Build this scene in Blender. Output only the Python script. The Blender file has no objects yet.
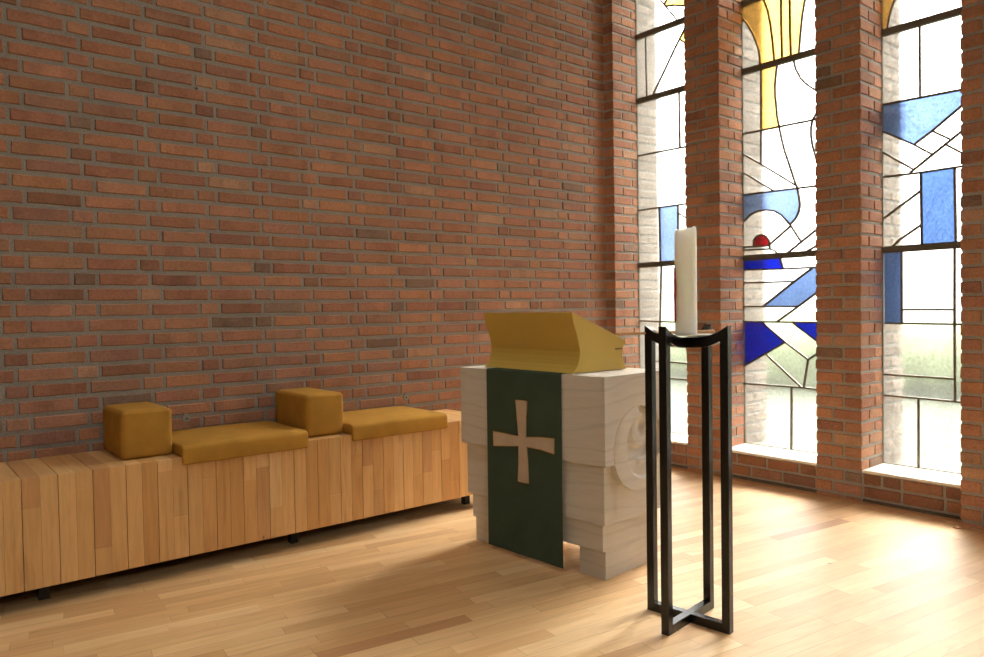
import bpy, bmesh, math, random
from mathutils import Vector, Matrix, noise
random.seed(7)
C = bpy.context.scene.collection
PI = math.pi

# ---------------------------------------------------------------- helpers
class MB:
    """collects geometry with a colour and a material index per face"""
    def __init__(s):
        s.v = []; s.f = []; s.c = []; s.m = []; s.sm = []
    def add(s, verts, faces, col=(1, 1, 1), mi=0, smooth=False, cols=None):
        b = len(s.v)
        s.v.extend([tuple(p) for p in verts])
        for i, f in enumerate(faces):
            s.f.append(tuple(b + k for k in f))
            s.c.append(cols[i] if cols else col); s.m.append(mi); s.sm.append(smooth)
    def box(s, x0, x1, y0, y1, z0, z1, col=(1, 1, 1), mi=0, ch=0.0, jit=0.0, rnd=random):
        if ch <= 0:
            v = [(x, y, z) for x in (x0, x1) for y in (y0, y1) for z in (z0, z1)]
            if jit: v = [tuple(c + rnd.uniform(-jit, jit) for c in p) for p in v]
            f = [(0, 1, 3, 2), (4, 6, 7, 5), (0, 4, 5, 1), (2, 3, 7, 6), (0, 2, 6, 4), (1, 5, 7, 3)]
            s.add(v, f, col, mi); return
        v = []; idx = {}
        lo = (x0, y0, z0); hi = (x1, y1, z1)
        for cx in (0, 1):
            for cy in (0, 1):
                for cz in (0, 1):
                    k = (cx, cy, cz)
                    p = [(hi[a] if k[a] else lo[a]) for a in range(3)]
                    if jit: p = [q + rnd.uniform(-jit, jit) for q in p]
                    for a in range(3):           # vertex lying on the face normal to axis a
                        q = list(p)
                        for b in range(3):
                            if b != a: q[b] += -ch if k[b] else ch
                        idx[(k, a)] = len(v); v.append(tuple(q))
        f = []
        for a in range(3):
            b, c = (a + 1) % 3, (a + 2) % 3
            for sgn in (0, 1):
                def key(i, j):
                    k = [0, 0, 0]; k[a] = sgn; k[b] = i; k[c] = j; return tuple(k)
                q = [idx[(key(0, 0), a)], idx[(key(1, 0), a)], idx[(key(1, 1), a)], idx[(key(0, 1), a)]]
                f.append(tuple(q) if sgn else tuple(reversed(q)))
        for a in range(3):                       # edge bevels along axis a
            b, c = (a + 1) % 3, (a + 2) % 3
            for i in (0, 1):
                for j in (0, 1):
                    def key(t):
                        k = [0, 0, 0]; k[a] = t; k[b] = i; k[c] = j; return tuple(k)
                    f.append((idx[(key(0), b)], idx[(key(1), b)], idx[(key(1), c)], idx[(key(0), c)]))
        for k in [(i, j, l) for i in (0, 1) for j in (0, 1) for l in (0, 1)]:
            f.append((idx[(k, 0)], idx[(k, 1)], idx[(k, 2)]))
        s.add(v, f, col, mi)
    def prism(s, pts, fn, d0, d1, col=(1, 1, 1), mi=0, smooth=False):
        """closed outline pts (2-D) swept from d0 to d1; fn(a, b, d) -> xyz"""
        n = len(pts)
        v = [fn(a, b, d0) for a, b in pts] + [fn(a, b, d1) for a, b in pts]
        s.add(v, [tuple(range(n))[::-1], tuple(range(n, 2 * n))], col, mi)
        b0 = len(s.v) - 2 * n
        for i in range(n):
            j = (i + 1) % n
            s.f.append((b0 + i, b0 + j, b0 + n + j, b0 + n + i)); s.c.append(col); s.m.append(mi); s.sm.append(smooth)
    def tube(s, path, rad, n=12, col=(1, 1, 1), mi=0, caps=True):
        rings = []
        m = len(path)
        rads = rad if isinstance(rad, (list, tuple)) else [rad] * m
        for i, p in enumerate(path):
            p = Vector(p)
            d = (Vector(path[min(i + 1, m - 1)]) - Vector(path[max(i - 1, 0)])).normalized()
            a = d.cross(Vector((0, 0, 1)))
            if a.length < 1e-3: a = d.cross(Vector((1, 0, 0)))
            a.normalize(); b = d.cross(a)
            rings.append([p + (a * math.cos(2 * PI * k / n) + b * math.sin(2 * PI * k / n)) * rads[i] for k in range(n)])
        v = [q for r in rings for q in r]
        f = [(i * n + k, i * n + (k + 1) % n, (i + 1) * n + (k + 1) % n, (i + 1) * n + k) for i in range(m - 1) for k in range(n)]
        s.add(v, f, col, mi, True)
        if caps:
            b0 = len(s.v) - len(v)
            s.f.append(tuple(b0 + k for k in range(n))[::-1]); s.c.append(col); s.m.append(mi); s.sm.append(False)
            s.f.append(tuple(b0 + (m - 1) * n + k for k in range(n))); s.c.append(col); s.m.append(mi); s.sm.append(False)
    def bar2d(s, pts, w, fn, d0, d1, col=(1, 1, 1), mi=0):
        """mitred flat bar of width w along a 2-D polyline, swept in depth d0..d1"""
        n = len(pts); L = []; R = []
        for i in range(n):
            p = Vector(pts[i])
            dirs = []
            if i > 0: dirs.append((p - Vector(pts[i - 1])).normalized())
            if i < n - 1: dirs.append((Vector(pts[i + 1]) - p).normalized())
            d = sum(dirs, Vector((0, 0)))
            if d.length < 1e-6: d = dirs[0]
            d.normalize(); nn = Vector((-d.y, d.x))
            k = max(.5, nn.dot(Vector((-dirs[0].y, dirs[0].x))))
            L.append(p + nn * (w / 2 / k)); R.append(p - nn * (w / 2 / k))
        v = []
        for i in range(n):
            v += [fn(L[i].x, L[i].y, d0), fn(R[i].x, R[i].y, d0), fn(R[i].x, R[i].y, d1), fn(L[i].x, L[i].y, d1)]
        f = []
        for i in range(n - 1):
            a, b = 4 * i, 4 * i + 4
            for k in range(4): f.append((a + k, a + (k + 1) % 4, b + (k + 1) % 4, b + k))
        f += [(3, 2, 1, 0), (4 * n - 4, 4 * n - 3, 4 * n - 2, 4 * n - 1)]
        s.add(v, f, col, mi)
    def build(s, name, mats, parent=None, loc=None, recalc=True, merge=0.0):
        me = bpy.data.meshes.new(name)
        me.from_pydata(s.v, [], s.f); me.update()
        for mt in (mats if isinstance(mats, (list, tuple)) else [mats]): me.materials.append(mt)
        me.polygons.foreach_set('material_index', s.m)
        me.polygons.foreach_set('use_smooth', s.sm)
        at = me.color_attributes.new('Col', 'FLOAT_COLOR', 'CORNER')
        dat = []
        for p, c in zip(me.polygons, s.c): dat.extend((c[0], c[1], c[2], 1.0) * p.loop_total)
        at.data.foreach_set('color', dat)
        if recalc or merge:
            bm = bmesh.new(); bm.from_mesh(me)
            if merge: bmesh.ops.remove_doubles(bm, verts=bm.verts, dist=merge)
            bmesh.ops.recalc_face_normals(bm, faces=bm.faces)
            bm.to_mesh(me); bm.free()
        o = bpy.data.objects.new(name, me); C.objects.link(o)
        if parent: o.parent = parent
        if loc: o.location = loc
        return o

def tag(o, label=None, cat=None, group=None, kind=None):
    if label: o['label'] = label
    if cat: o['category'] = cat
    if group: o['group'] = group
    if kind: o['kind'] = kind
    return o

def empty(name, loc=(0, 0, 0), rz=0.0):
    o = bpy.data.objects.new(name, None); C.objects.link(o)
    o.location = loc; o.rotation_euler = (0, 0, rz); o.empty_display_size = .1
    return o

def bevel(o, w, seg=2, ang=30):
    m = o.modifiers.new('bevel', 'BEVEL'); m.width = w; m.segments = seg; m.limit_method = 'ANGLE'; m.angle_limit = math.radians(ang)
    return o

# ---------------------------------------------------------------- materials
def srgb(*c):
    return tuple(((v / 255) / 12.92 if v / 255 <= .04045 else ((v / 255 + .055) / 1.055) ** 2.4) for v in c)

class NT:
    def __init__(s, name):
        s.mat = bpy.data.materials.new(name); s.mat.use_nodes = True
        s.t = s.mat.node_tree; s.t.nodes.clear()
        s.out = s.n('ShaderNodeOutputMaterial')
    def n(s, typ, ins=None, **kw):
        nd = s.t.nodes.new(typ)
        for k, v in kw.items(): setattr(nd, k, v)
        for k, v in (ins or {}).items(): s.set(nd, k, v)
        return nd
    def set(s, nd, k, v):
        sock = nd.inputs[k]
        if hasattr(v, 'is_output') or isinstance(v, bpy.types.NodeSocket): s.t.links.new(v, sock)
        elif isinstance(v, bpy.types.Node): s.t.links.new(v.outputs[0], sock)
        else:
            if sock.type == 'RGBA' and len(v) == 3: v = (*v, 1)
            sock.default_value = v
    def math(s, op, a, b=None, clamp=False):
        nd = s.n('ShaderNodeMath', operation=op, use_clamp=clamp); s.set(nd, 0, a)
        if b is not None: s.set(nd, 1, b)
        return nd.outputs[0]
    def mix(s, fac, a, b, blend='MIX'):
        nd = s.n('ShaderNodeMix', data_type='RGBA', blend_type=blend, clamp_factor=True)
        for k, v in ((0, fac), (6, a), (7, b)): s.set(nd, k, v)
        return nd.outputs[2]
    def ramp(s, fac, stops, interp='LINEAR'):
        nd = s.n('ShaderNodeValToRGB'); r = nd.color_ramp; r.interpolation = interp
        while len(r.elements) < len(stops): r.elements.new(.5)
        for e, (p, c) in zip(r.elements, stops): e.position = p; e.color = (*c, 1) if len(c) == 3 else c
        s.set(nd, 0, fac); return nd.outputs[0]
    def coord(s, scale=(1, 1, 1), rot=(0, 0, 0), loc=(0, 0, 0), src='Object'):
        tc = s.n('ShaderNodeTexCoord')
        mp = s.n('ShaderNodeMapping', {'Scale': scale, 'Rotation': rot, 'Location': loc}); s.set(mp, 'Vector', tc.outputs[src])
        return mp.outputs[0]
    def noise(s, vec, scale=5, detail=3, rough=.55, dist=0):
        nd = s.n('ShaderNodeTexNoise', {'Scale': scale, 'Detail': detail, 'Roughness': rough, 'Distortion': dist}); s.set(nd, 'Vector', vec)
        return nd.outputs[0]
    def bump(s, h, strength=.3, dist=.01):
        nd = s.n('ShaderNodeBump', {'Strength': strength, 'Distance': dist}); s.set(nd, 'Height', h); return nd.outputs[0]
    def bsdf(s, color, rough=.6, normal=None, **kw):
        nd = s.n('ShaderNodeBsdfPrincipled'); s.set(nd, 'Base Color', color); s.set(nd, 'Roughness', rough)
        if normal is not None: s.set(nd, 'Normal', normal)
        for k, v in kw.items(): s.set(nd, k.replace('_', ' '), v)
        s.t.links.new(nd.outputs[0], s.out.inputs[0]); return nd
    def col(s):
        return s.n('ShaderNodeAttribute', attribute_name='Col').outputs[0]

def mat_brick():
    m = NT('brick')
    vec = m.coord()
    big = m.noise(vec, 9, 3, .6); fine = m.noise(vec, 70, 4, .65); veryfine = m.noise(vec, 260, 2, .6)
    col = m.mix(1.0, m.col(), m.ramp(big, [(.25, (.76, .75, .74)), (.5, (1, 1, 1)), (.8, (1.17, 1.15, 1.13))]), 'MULTIPLY')
    col = m.mix(1.0, col, m.ramp(fine, [(.2, (.66, .65, .64)), (.5, (1, 1, 1)), (.85, (1.3, 1.3, 1.3))]), 'MULTIPLY')
    # pale mortar smears and lime bloom
    sm = m.noise(m.coord(scale=(5, 5, 14)), 3.1, 4, .7, .6)
    col = m.mix(m.ramp(sm, [(.61, (0, 0, 0)), (.75, (.42, .42, .42))]), col, srgb(190, 172, 150))
    h = m.math('ADD', m.math('MULTIPLY', fine, .7), m.math('MULTIPLY', veryfine, .3))
    m.bsdf(col, .88, m.bump(h, .45, .006), Specular_IOR_Level=.25)
    return m.mat

def mat_mortar():
    m = NT('mortar')
    vec = m.coord()
    a = m.noise(vec, 14, 3); b = m.noise(vec, 150, 4, .75)
    col = m.mix(1.0, m.mix(a, srgb(143, 139, 129), srgb(164, 160, 150)), m.ramp(b, [(.3, (.62, .62, .62)), (.7, (1.28, 1.28, 1.28))]), 'MULTIPLY')
    m.bsdf(col, .95, m.bump(b, .6, .006), Specular_IOR_Level=.15)
    return m.mat

def strip_wood(name, stops, strip, length, rotz, rough, gap=.9, spec=.5, coat=0.0):
    """narrow strip flooring, strips running along the rotated x axis"""
    m = NT(name)
    vec = m.coord(rot=(0, 0, rotz))
    sx = m.n('ShaderNodeSeparateXYZ'); m.set(sx, 0, vec)
    x, y = sx.outputs[0], sx.outputs[1]
    v = m.math('DIVIDE', y, strip); row = m.math('FLOOR', v)
    w1 = m.n('ShaderNodeTexWhiteNoise', noise_dimensions='1D'); m.set(w1, 'W', row)
    w2 = m.n('ShaderNodeTexWhiteNoise', noise_dimensions='1D'); m.set(w2, 'W', m.math('ADD', row, 37.3))
    ln = m.math('ADD', m.math('MULTIPLY', w2.outputs[0], length * .9), length * .55)
    u = m.math('DIVIDE', m.math('ADD', x, m.math('MULTIPLY', w1.outputs[0], 9.0)), ln)
    pk = m.math('FLOOR', u)
    cv = m.n('ShaderNodeCombineXYZ'); m.set(cv, 0, row); m.set(cv, 1, pk)
    wn = m.n('ShaderNodeTexWhiteNoise', noise_dimensions='2D'); m.set(wn, 'Vector', cv)
    base = m.ramp(wn.outputs[0], stops)
    # grain, shifted per plank
    off = m.n('ShaderNodeVectorMath', operation='ADD'); m.set(off, 0, vec)
    sc = m.n('ShaderNodeVectorMath', operation='SCALE'); m.set(sc, 0, wn.outputs[1]); m.set(sc, 'Scale', 8.0); m.set(off, 1, sc.outputs[0])
    mp = m.n('ShaderNodeMapping', {'Scale': (3.0, 42, 1)}); m.set(mp, 'Vector', off.outputs[0])
    g = m.noise(mp.outputs[0], 1.0, 5, .6, .8)
    mp2 = m.n('ShaderNodeMapping', {'Scale': (2.2, 9, 1)}); m.set(mp2, 'Vector', off.outputs[0])
    g2 = m.noise(mp2.outputs[0], 1.0, 3, .6, 1.2)
    col = m.mix(1.0, base, m.ramp(g, [(.25, (.86, .82, .77)), (.55, (1, 1, 1)), (.8, (1.06, 1.06, 1.07))]), 'MULTIPLY')
    col = m.mix(1.0, col, m.ramp(g2, [(.22, (.74, .65, .57)), (.36, (.95, .92, .9)), (.55, (1, 1, 1)), (.8, (1.08, 1.09, 1.1))]), 'MULTIPLY')
    # knots
    vo = m.n('ShaderNodeTexVoronoi', {'Scale': 2.6, 'Randomness': 1.0}); m.set(vo, 'Vector', vec)
    col = m.mix(m.ramp(vo.outputs[0], [(.012, (.75, .75, .75)), (.03, (0, 0, 0))]), col, srgb(70, 45, 28))
    # joints
    fy = m.math('FRACT', v); fx = m.math('FRACT', u)
    ey = m.math('MINIMUM', fy, m.math('SUBTRACT', 1.0, fy))
    ex = m.math('MULTIPLY', m.math('MINIMUM', fx, m.math('SUBTRACT', 1.0, fx)), m.math('DIVIDE', ln, strip))
    e = m.math('MINIMUM', ey, ex)
    wk = m.n('ShaderNodeTexWhiteNoise', noise_dimensions='1D'); m.set(wk, 'W', m.math('ROUND', v))
    dark = m.math('MULTIPLY', m.math('ADD', m.math('MULTIPLY', wk.outputs[0], .75), .2), gap)
    j = m.n('ShaderNodeMapRange', {'From Min': .004, 'From Max': .02, 'To Min': 1.0, 'To Max': 0.0}); m.set(j, 0, e)
    col = m.mix(m.math('MULTIPLY', j.outputs[0], dark), col, srgb(92, 56, 28))
    rr = m.math('ADD', m.math('MULTIPLY', m.noise(vec, 6, 4, .65), .16), rough - .08)
    hh = m.math('SUBTRACT', m.math('MULTIPLY', g, .12), j.outputs[0])
    m.bsdf(col, rr, m.bump(hh, .12, .004), Specular_IOR_Level=spec, Coat_Weight=coat, Coat_Roughness=.42)
    return m.mat

def mat_bench():
    m = NT('bench_beech')
    g = m.noise(m.coord(scale=(46, 3.2, 3.2)), 1.0, 5, .6, .7)
    g2 = m.noise(m.coord(scale=(14, 1.6, 1.6)), 1.0, 3, .6, 1.4)
    col = m.mix(1.0, m.col(), m.ramp(g, [(.25, (.84, .80, .74)), (.55, (1, 1, 1)), (.8, (1.07, 1.07, 1.07))]), 'MULTIPLY')
    col = m.mix(1.0, col, m.ramp(g2, [(.24, (.80, .72, .64)), (.42, (1, 1, 1)), (.8, (1.06, 1.05, 1.03))]), 'MULTIPLY')
    vo = m.n('ShaderNodeTexVoronoi', {'Scale': 4.2, 'Randomness': 1.0}); m.set(vo, 'Vector', m.coord(scale=(1.6, 1, .8)))
    col = m.mix(m.ramp(vo.outputs[0], [(.02, (.8, .8, .8)), (.045, (0, 0, 0))]), col, srgb(62, 38, 22))
    m.bsdf(col, .42, m.bump(g, .08, .003), Specular_IOR_Level=.4)
    return m.mat

def mat_ash():
    m = NT('limed_ash')
    vec = m.n('ShaderNodeVectorMath', operation='ADD')
    m.set(vec, 0, m.coord()); m.set(vec, 1, m.col())
    sxy = m.n('ShaderNodeMapping', {'Scale': (1.0, 1.0, 3.4)}); m.set(sxy, 'Vector', vec.outputs[0])
    w = m.n('ShaderNodeTexWave', {'Scale': 1.1, 'Distortion': 13.0, 'Detail': 2.0, 'Detail Scale': .8, 'Detail Roughness': .5}, wave_type='BANDS', bands_direction='Z')
    m.set(w, 'Vector', sxy.outputs[0])
    fin = m.noise(m.coord(scale=(9, 9, 160)), 1.0, 4, .7)
    col = m.mix(m.ramp(w.outputs[0], [(.0, (.24, .24, .24)), (.05, (.12, .12, .12)), (.16, (0, 0, 0)), (.8, (0, 0, 0)), (1, (.05, .05, .05))]), srgb(212, 205, 193), srgb(170, 161, 148))
    col = m.mix(1.0, col, m.ramp(fin, [(.3, (.93, .92, .91)), (.6, (1.02, 1.02, 1.02))]), 'MULTIPLY')
    m.bsdf(col, .62, m.bump(fin, .1, .002), Specular_IOR_Level=.3)
    return m.mat

def mat_fabric(name, a, b, scale=(900, 900, 900), bump=.35, rough=.95, blotch=.12):
    m = NT(name)
    n1 = m.noise(m.coord(scale=scale), 1.0, 2, .6); n2 = m.noise(m.coord(), 9, 3)
    col = m.mix(n1, a, b)
    col = m.mix(1.0, col, m.ramp(n2, [(.3, (1 - blotch,) * 3), (.7, (1 + blotch,) * 3)]), 'MULTIPLY')
    m.bsdf(col, rough, m.bump(n1, bump, .002), Specular_IOR_Level=.15)
    return m.mat

def mat_plain(name, c, rough=.5, spec=.5, metal=0.0, nscale=30, var=.06, bump=.05):
    m = NT(name)
    n1 = m.noise(m.coord(), nscale, 3)
    col = m.mix(1.0, c, m.ramp(n1, [(.3, (1 - var,) * 3), (.7, (1 + var,) * 3)]), 'MULTIPLY')
    m.bsdf(col, rough, m.bump(n1, bump, .002), Specular_IOR_Level=spec, Metallic=metal)
    return m.mat

def mat_glass(name, tint, veil=.12, pat=62, amp=.26):
    """obscure leaded glass: mostly see-through, with a rippled surface that scatters a little light"""
    m = NT(name)
    vec = m.coord(scale=(1, 1, .8))
    p = m.noise(vec, pat, 3, .6, .5); q = m.noise(vec, 5, 2)
    t = m.mix(1.0, tint, m.ramp(p, [(.25, (1 - amp,) * 3), (.7, (1,) * 3)]), 'MULTIPLY')
    t = m.mix(1.0, t, m.ramp(q, [(.3, (.92,) * 3), (.7, (1,) * 3)]), 'MULTIPLY')
    tr = m.n('ShaderNodeBsdfTransparent'); m.set(tr, 0, t)
    rf = m.n('ShaderNodeBsdfRefraction', {'Roughness': .36, 'IOR': 1.10}); m.set(rf, 'Color', t); 
    tl = m.n('ShaderNodeBsdfTranslucent'); m.set(tl, 0, t)
    bp = m.bump(p, .35, .004); m.set(rf, 'Normal', bp)
    gl = m.n('ShaderNodeBsdfGlossy', {'Roughness': .12}); m.set(gl, 'Normal', bp)
    a = m.n('ShaderNodeMixShader', {0: veil}); m.set(a, 1, tr.outputs[0]); m.set(a, 2, tl.outputs[0])
    b = m.n('ShaderNodeMixShader', {0: .40}); m.set(b, 1, a.outputs[0]); m.set(b, 2, rf.outputs[0])
    c = m.n('ShaderNodeMixShader', {0: .04}); m.set(c, 1, b.outputs[0]); m.set(c, 2, gl.outputs[0])
    m.t.links.new(c.outputs[0], m.out.inputs[0])
    return m.mat

M = {}
M['brick'] = mat_brick(); M['mortar'] = mat_mortar()
M['floor'] = strip_wood('maple_strip_floor', [(0, srgb(207, 162, 109)), (.25, srgb(219, 177, 123)), (.6, srgb(225, 186, 133)), (.93, srgb(233, 199, 149)), (.97, srgb(227, 188, 136)), (1, srgb(186, 134, 87))], .0700, .62, math.radians(8.5), .50, spec=.6, coat=.35)
M['bench'] = mat_bench(); M['ash'] = mat_ash()
M['ochre'] = mat_fabric('ochre_wool', srgb(164, 119, 46), srgb(190, 142, 62))
M['green'] = mat_fabric('green_linen', srgb(56, 70, 56), srgb(78, 94, 77), scale=(500, 60, 900), blotch=.08)
M['cream'] = mat_fabric('cream_brocade', srgb(176, 155, 130), srgb(214, 196, 172), scale=(420, 420, 60), blotch=.1)
M['gold_cord'] = mat_plain('gold_cord', srgb(186, 140, 62), .6)
M['gold'] = mat_plain('ochre_lacquer', srgb(208, 176, 82), .38, .45, 0, 220, .05, .08)
M['gold_dark'] = mat_plain('bronze', srgb(120, 92, 30), .5)
M['black'] = mat_plain('black_lacquered_timber', srgb(17, 15, 13), .26, .5, 0, 60, .15, .06)
M['iron'] = mat_plain('dark_metal', srgb(44, 42, 40), .45, .5, .6)
M['lead'] = mat_plain('lead_came', srgb(104, 94, 78), .6, .4, .2)
M['bar'] = mat_plain('saddle_bar_metal', srgb(96, 89, 76), .6, .4, .2)
M['sill'] = mat_plain('glazed_sill_tile', srgb(236, 230, 216), .35, .5, 0, 12, .03)
M['shade_core'] = mat_plain('core_shade_brown', srgb(52, 40, 30), .8)  # dark tone of hidden cores, standing in for shade in gaps and underneath
M['plaster'] = mat_plain('white_plaster', srgb(226, 220, 210), .9, .2, 0, 20, .03)
M['trim'] = mat_plain('beech_quadrant', srgb(176, 130, 88), .5)
M['plate'] = mat_plain('pale_metal_plate', srgb(214, 208, 196), .3, .5, .3)
M['stick'] = mat_plain('bamboo', srgb(205, 160, 112), .5, .4, 0, 90, .12)
M['red_wax'] = mat_plain('red_wax', srgb(160, 40, 28), .4, .5)
M['orange_wax'] = mat_plain('orange_wax', srgb(190, 88, 36), .4, .5)
M['wick'] = mat_plain('wick', srgb(40, 36, 32), .9)
GT = {'clear': ((.86, .86, .84), .03), 'yellow': ((.90, .68, .34), .04), 'pale_blue': ((.43, .52, .70), .04),
      'sky_blue': ((.35, .445, .63), .04), 'mid_blue': ((.27, .375, .58), .04), 'slate_blue': ((.32, .44, .68), .04),
      'royal_blue': ((.06, .12, .66), .04), 'red': ((.48, .07, .10), .04)}
for k, (t, v) in GT.items(): M['g_' + k] = mat_glass('glass_' + k, t, v, amp=.26 if k == 'clear' else .12)
m = NT('window_glass'); tr = m.n('ShaderNodeBsdfTransparent', {0: (.92, .93, .92, 1)}); gl = m.n('ShaderNodeBsdfGlossy', {'Roughness': .02}); a = m.n('ShaderNodeMixShader', {0: .05})
m.set(a, 1, tr.outputs[0]); m.set(a, 2, gl.outputs[0]); m.t.links.new(a.outputs[0], m.out.inputs[0]); M['g_plain'] = m.mat
m = NT('candle_wax'); n1 = m.noise(m.coord(scale=(1, 1, .3)), 40, 3)
m.bsdf(m.mix(n1, srgb(247, 242, 228), srgb(252, 249, 240)), .42, m.bump(n1, .08, .003), Subsurface_Weight=1.0, Subsurface_Radius=(1.0, .85, .6), Subsurface_Scale=.07)
M['wax'] = m.mat
M['slate'] = mat_plain('dark_slate', srgb(70, 69, 66), .8)
M['putty'] = mat_plain('window_putty', srgb(128, 120, 104), .8)
m = NT('grass'); n1 = m.noise(m.coord(), 3, 4)
m.bsdf(m.mix(n1, srgb(76, 79, 69), srgb(92, 95, 84)), 1.0, Specular_IOR_Level=0.0); M['grass'] = m.mat
m = NT('hedge_leaves'); n1 = m.noise(m.coord(), 14, 4)
m.bsdf(m.mix(n1, srgb(101, 109, 84), srgb(124, 131, 104)), 1.0, Specular_IOR_Level=0.0); M['hedge'] = m.mat
# ---------------------------------------------------------------- brickwork
PC = .0751                      # one course
rb = random.Random(11)
def brick_col(r=rb):
    k = r.random()
    q = r.uniform(-9, 9); h = r.uniform(-1.6, 1.6)
    if k < .60: c = (164 + q, 117 + q + h, 91 + q * .9 - h)
    elif k < .76: c = (174 + q * .7, 123 + q * .7 + h, 93 + q * .7 - h)
    elif k < .90: c = (149 + q, 108 + q + h, 87 + q - h)
    elif k < .965: c = (172 + q, 132 + q + h, 105 + q)
    else: c = (134 + q, 108 + q, 90 + q)
    return srgb(*c)

def face_brick(mb, fr, u0, u1, z0, z1, off, r=rb):
    """one brick of a flat wall: fr(u, z, out) -> xyz, face split in three along its length for kiss marks"""
    j = lambda a=.0018: r.uniform(-a, a)
    ch = r.uniform(.003, .006)
    us = [u0, u0 + (u1 - u0) * r.uniform(.2, .38), u0 + (u1 - u0) * r.uniform(.6, .82), u1]
    tilt = r.uniform(-.0016, .0016)
    outer = []; inner = []
    for zi, z in enumerate((z0, z1)):
        for i, u in enumerate(us):
            jz = j(.0022)
            du = ch * (1 if i == 0 else -1 if i == 3 else 0); dz = ch if zi == 0 else -ch
            outer.append(fr(u + (j() if i in (0, 3) else 0), z + jz, -.008))
            inner.append(fr(u + du + (j() if i in (0, 3) else 0), z + dz + jz, off + tilt * (i - 1.5)))
    v = outer + inner
    o = lambda zi, i: zi * 4 + i
    n = lambda zi, i: 8 + zi * 4 + i
    f = [(n(0, i), n(0, i + 1), n(1, i + 1), n(1, i)) for i in range(3)]
    f += [(o(0, i), o(0, i + 1), n(0, i + 1), n(0, i)) for i in range(3)]
    f += [(n(1, i), n(1, i + 1), o(1, i + 1), o(1, i)) for i in range(3)]
    f += [(o(0, 0), n(0, 0), n(1, 0), o(1, 0)), (n(0, 3), o(0, 3), o(1, 3), n(1, 3))]
    c = brick_col(r)
    cs = [c, c, c]
    if r.random() < .22 and u1 - u0 > .15:
        k = r.choice((.82, .86, 1.12, 1.16))
        for i in r.choice(((0,), (1,), (2,), (0, 2), (1,))): cs[i] = tuple(q * k for q in c)
    mb.add(v, f, cols=cs + cs + cs + [cs[0], cs[2]])

# ---- left wall: monk bond (two stretchers, one header), y = 0, room on the -y side
ZT = 5.0
mb = MB()
fl = lambda u, z, o: (u, -o, z)
mb.box(-9.0, .0, .006, .25, 0, ZT, (1, 1, 1), 1)
HD, PB, JT = .108, .591, .0145
n = 0
while True:
    z0 = (n - .15) * PC; z1 = z0 + PC
    if z0 > ZT - .01: break
    h0 = (-2.853 if n % 2 == 1 else -2.56)      # centre of one header of this course
    za, zb = max(.0, z0 + .0093), min(ZT, z1 - .0093)
    k = -12
    while True:
        c = h0 + k * PB; k += 1
        if c - HD > 0: break
        sl = (PB - HD) / 2
        for a, b in ((c - HD / 2, c + HD / 2), (c + HD / 2, c + HD / 2 + sl), (c + HD / 2 + sl, c + HD / 2 + 2 * sl)):
            a += JT / 2; b -= JT / 2
            if b < -9 or a > -.012: continue
            a = max(a, -8.99); b = min(b, -.004)
            if b - a > .02 and zb - za > .015: face_brick(mb, fl, a, b, za, zb, rb.uniform(-.0012, .002))
    n += 1
wall_left = tag(mb.build('wall_left', [M['brick'], M['mortar']], recalc=False), kind='structure')
# old fixing holes with mortar patches in the left wall
for i, (x, z, s) in enumerate(((-3.287, .655, 1.1), (-1.923, .648, 1.0), (-3.191, 2.392, .5))):
    mb = MB(); nn = 14
    ring = [(x + .021 * s * math.cos(2 * PI * k / nn) * rb.uniform(.75, 1.25), z + .021 * s * math.sin(2 * PI * k / nn) * rb.uniform(.75, 1.25)) for k in range(nn)]
    mb.prism(ring, lambda a, b, d: (a, d, b), -.0045, .004, mi=0)
    ring = [(x + .0055 * math.cos(2 * PI * k / 8), z - .003 + .0055 * math.sin(2 * PI * k / 8)) for k in range(8)]
    mb.prism(ring, lambda a, b, d: (a, d, b), -.0052, .004, mi=1)
    o = mb.build('mortar_patch', [M['mortar'], M['wick']], wall_left)

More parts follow.
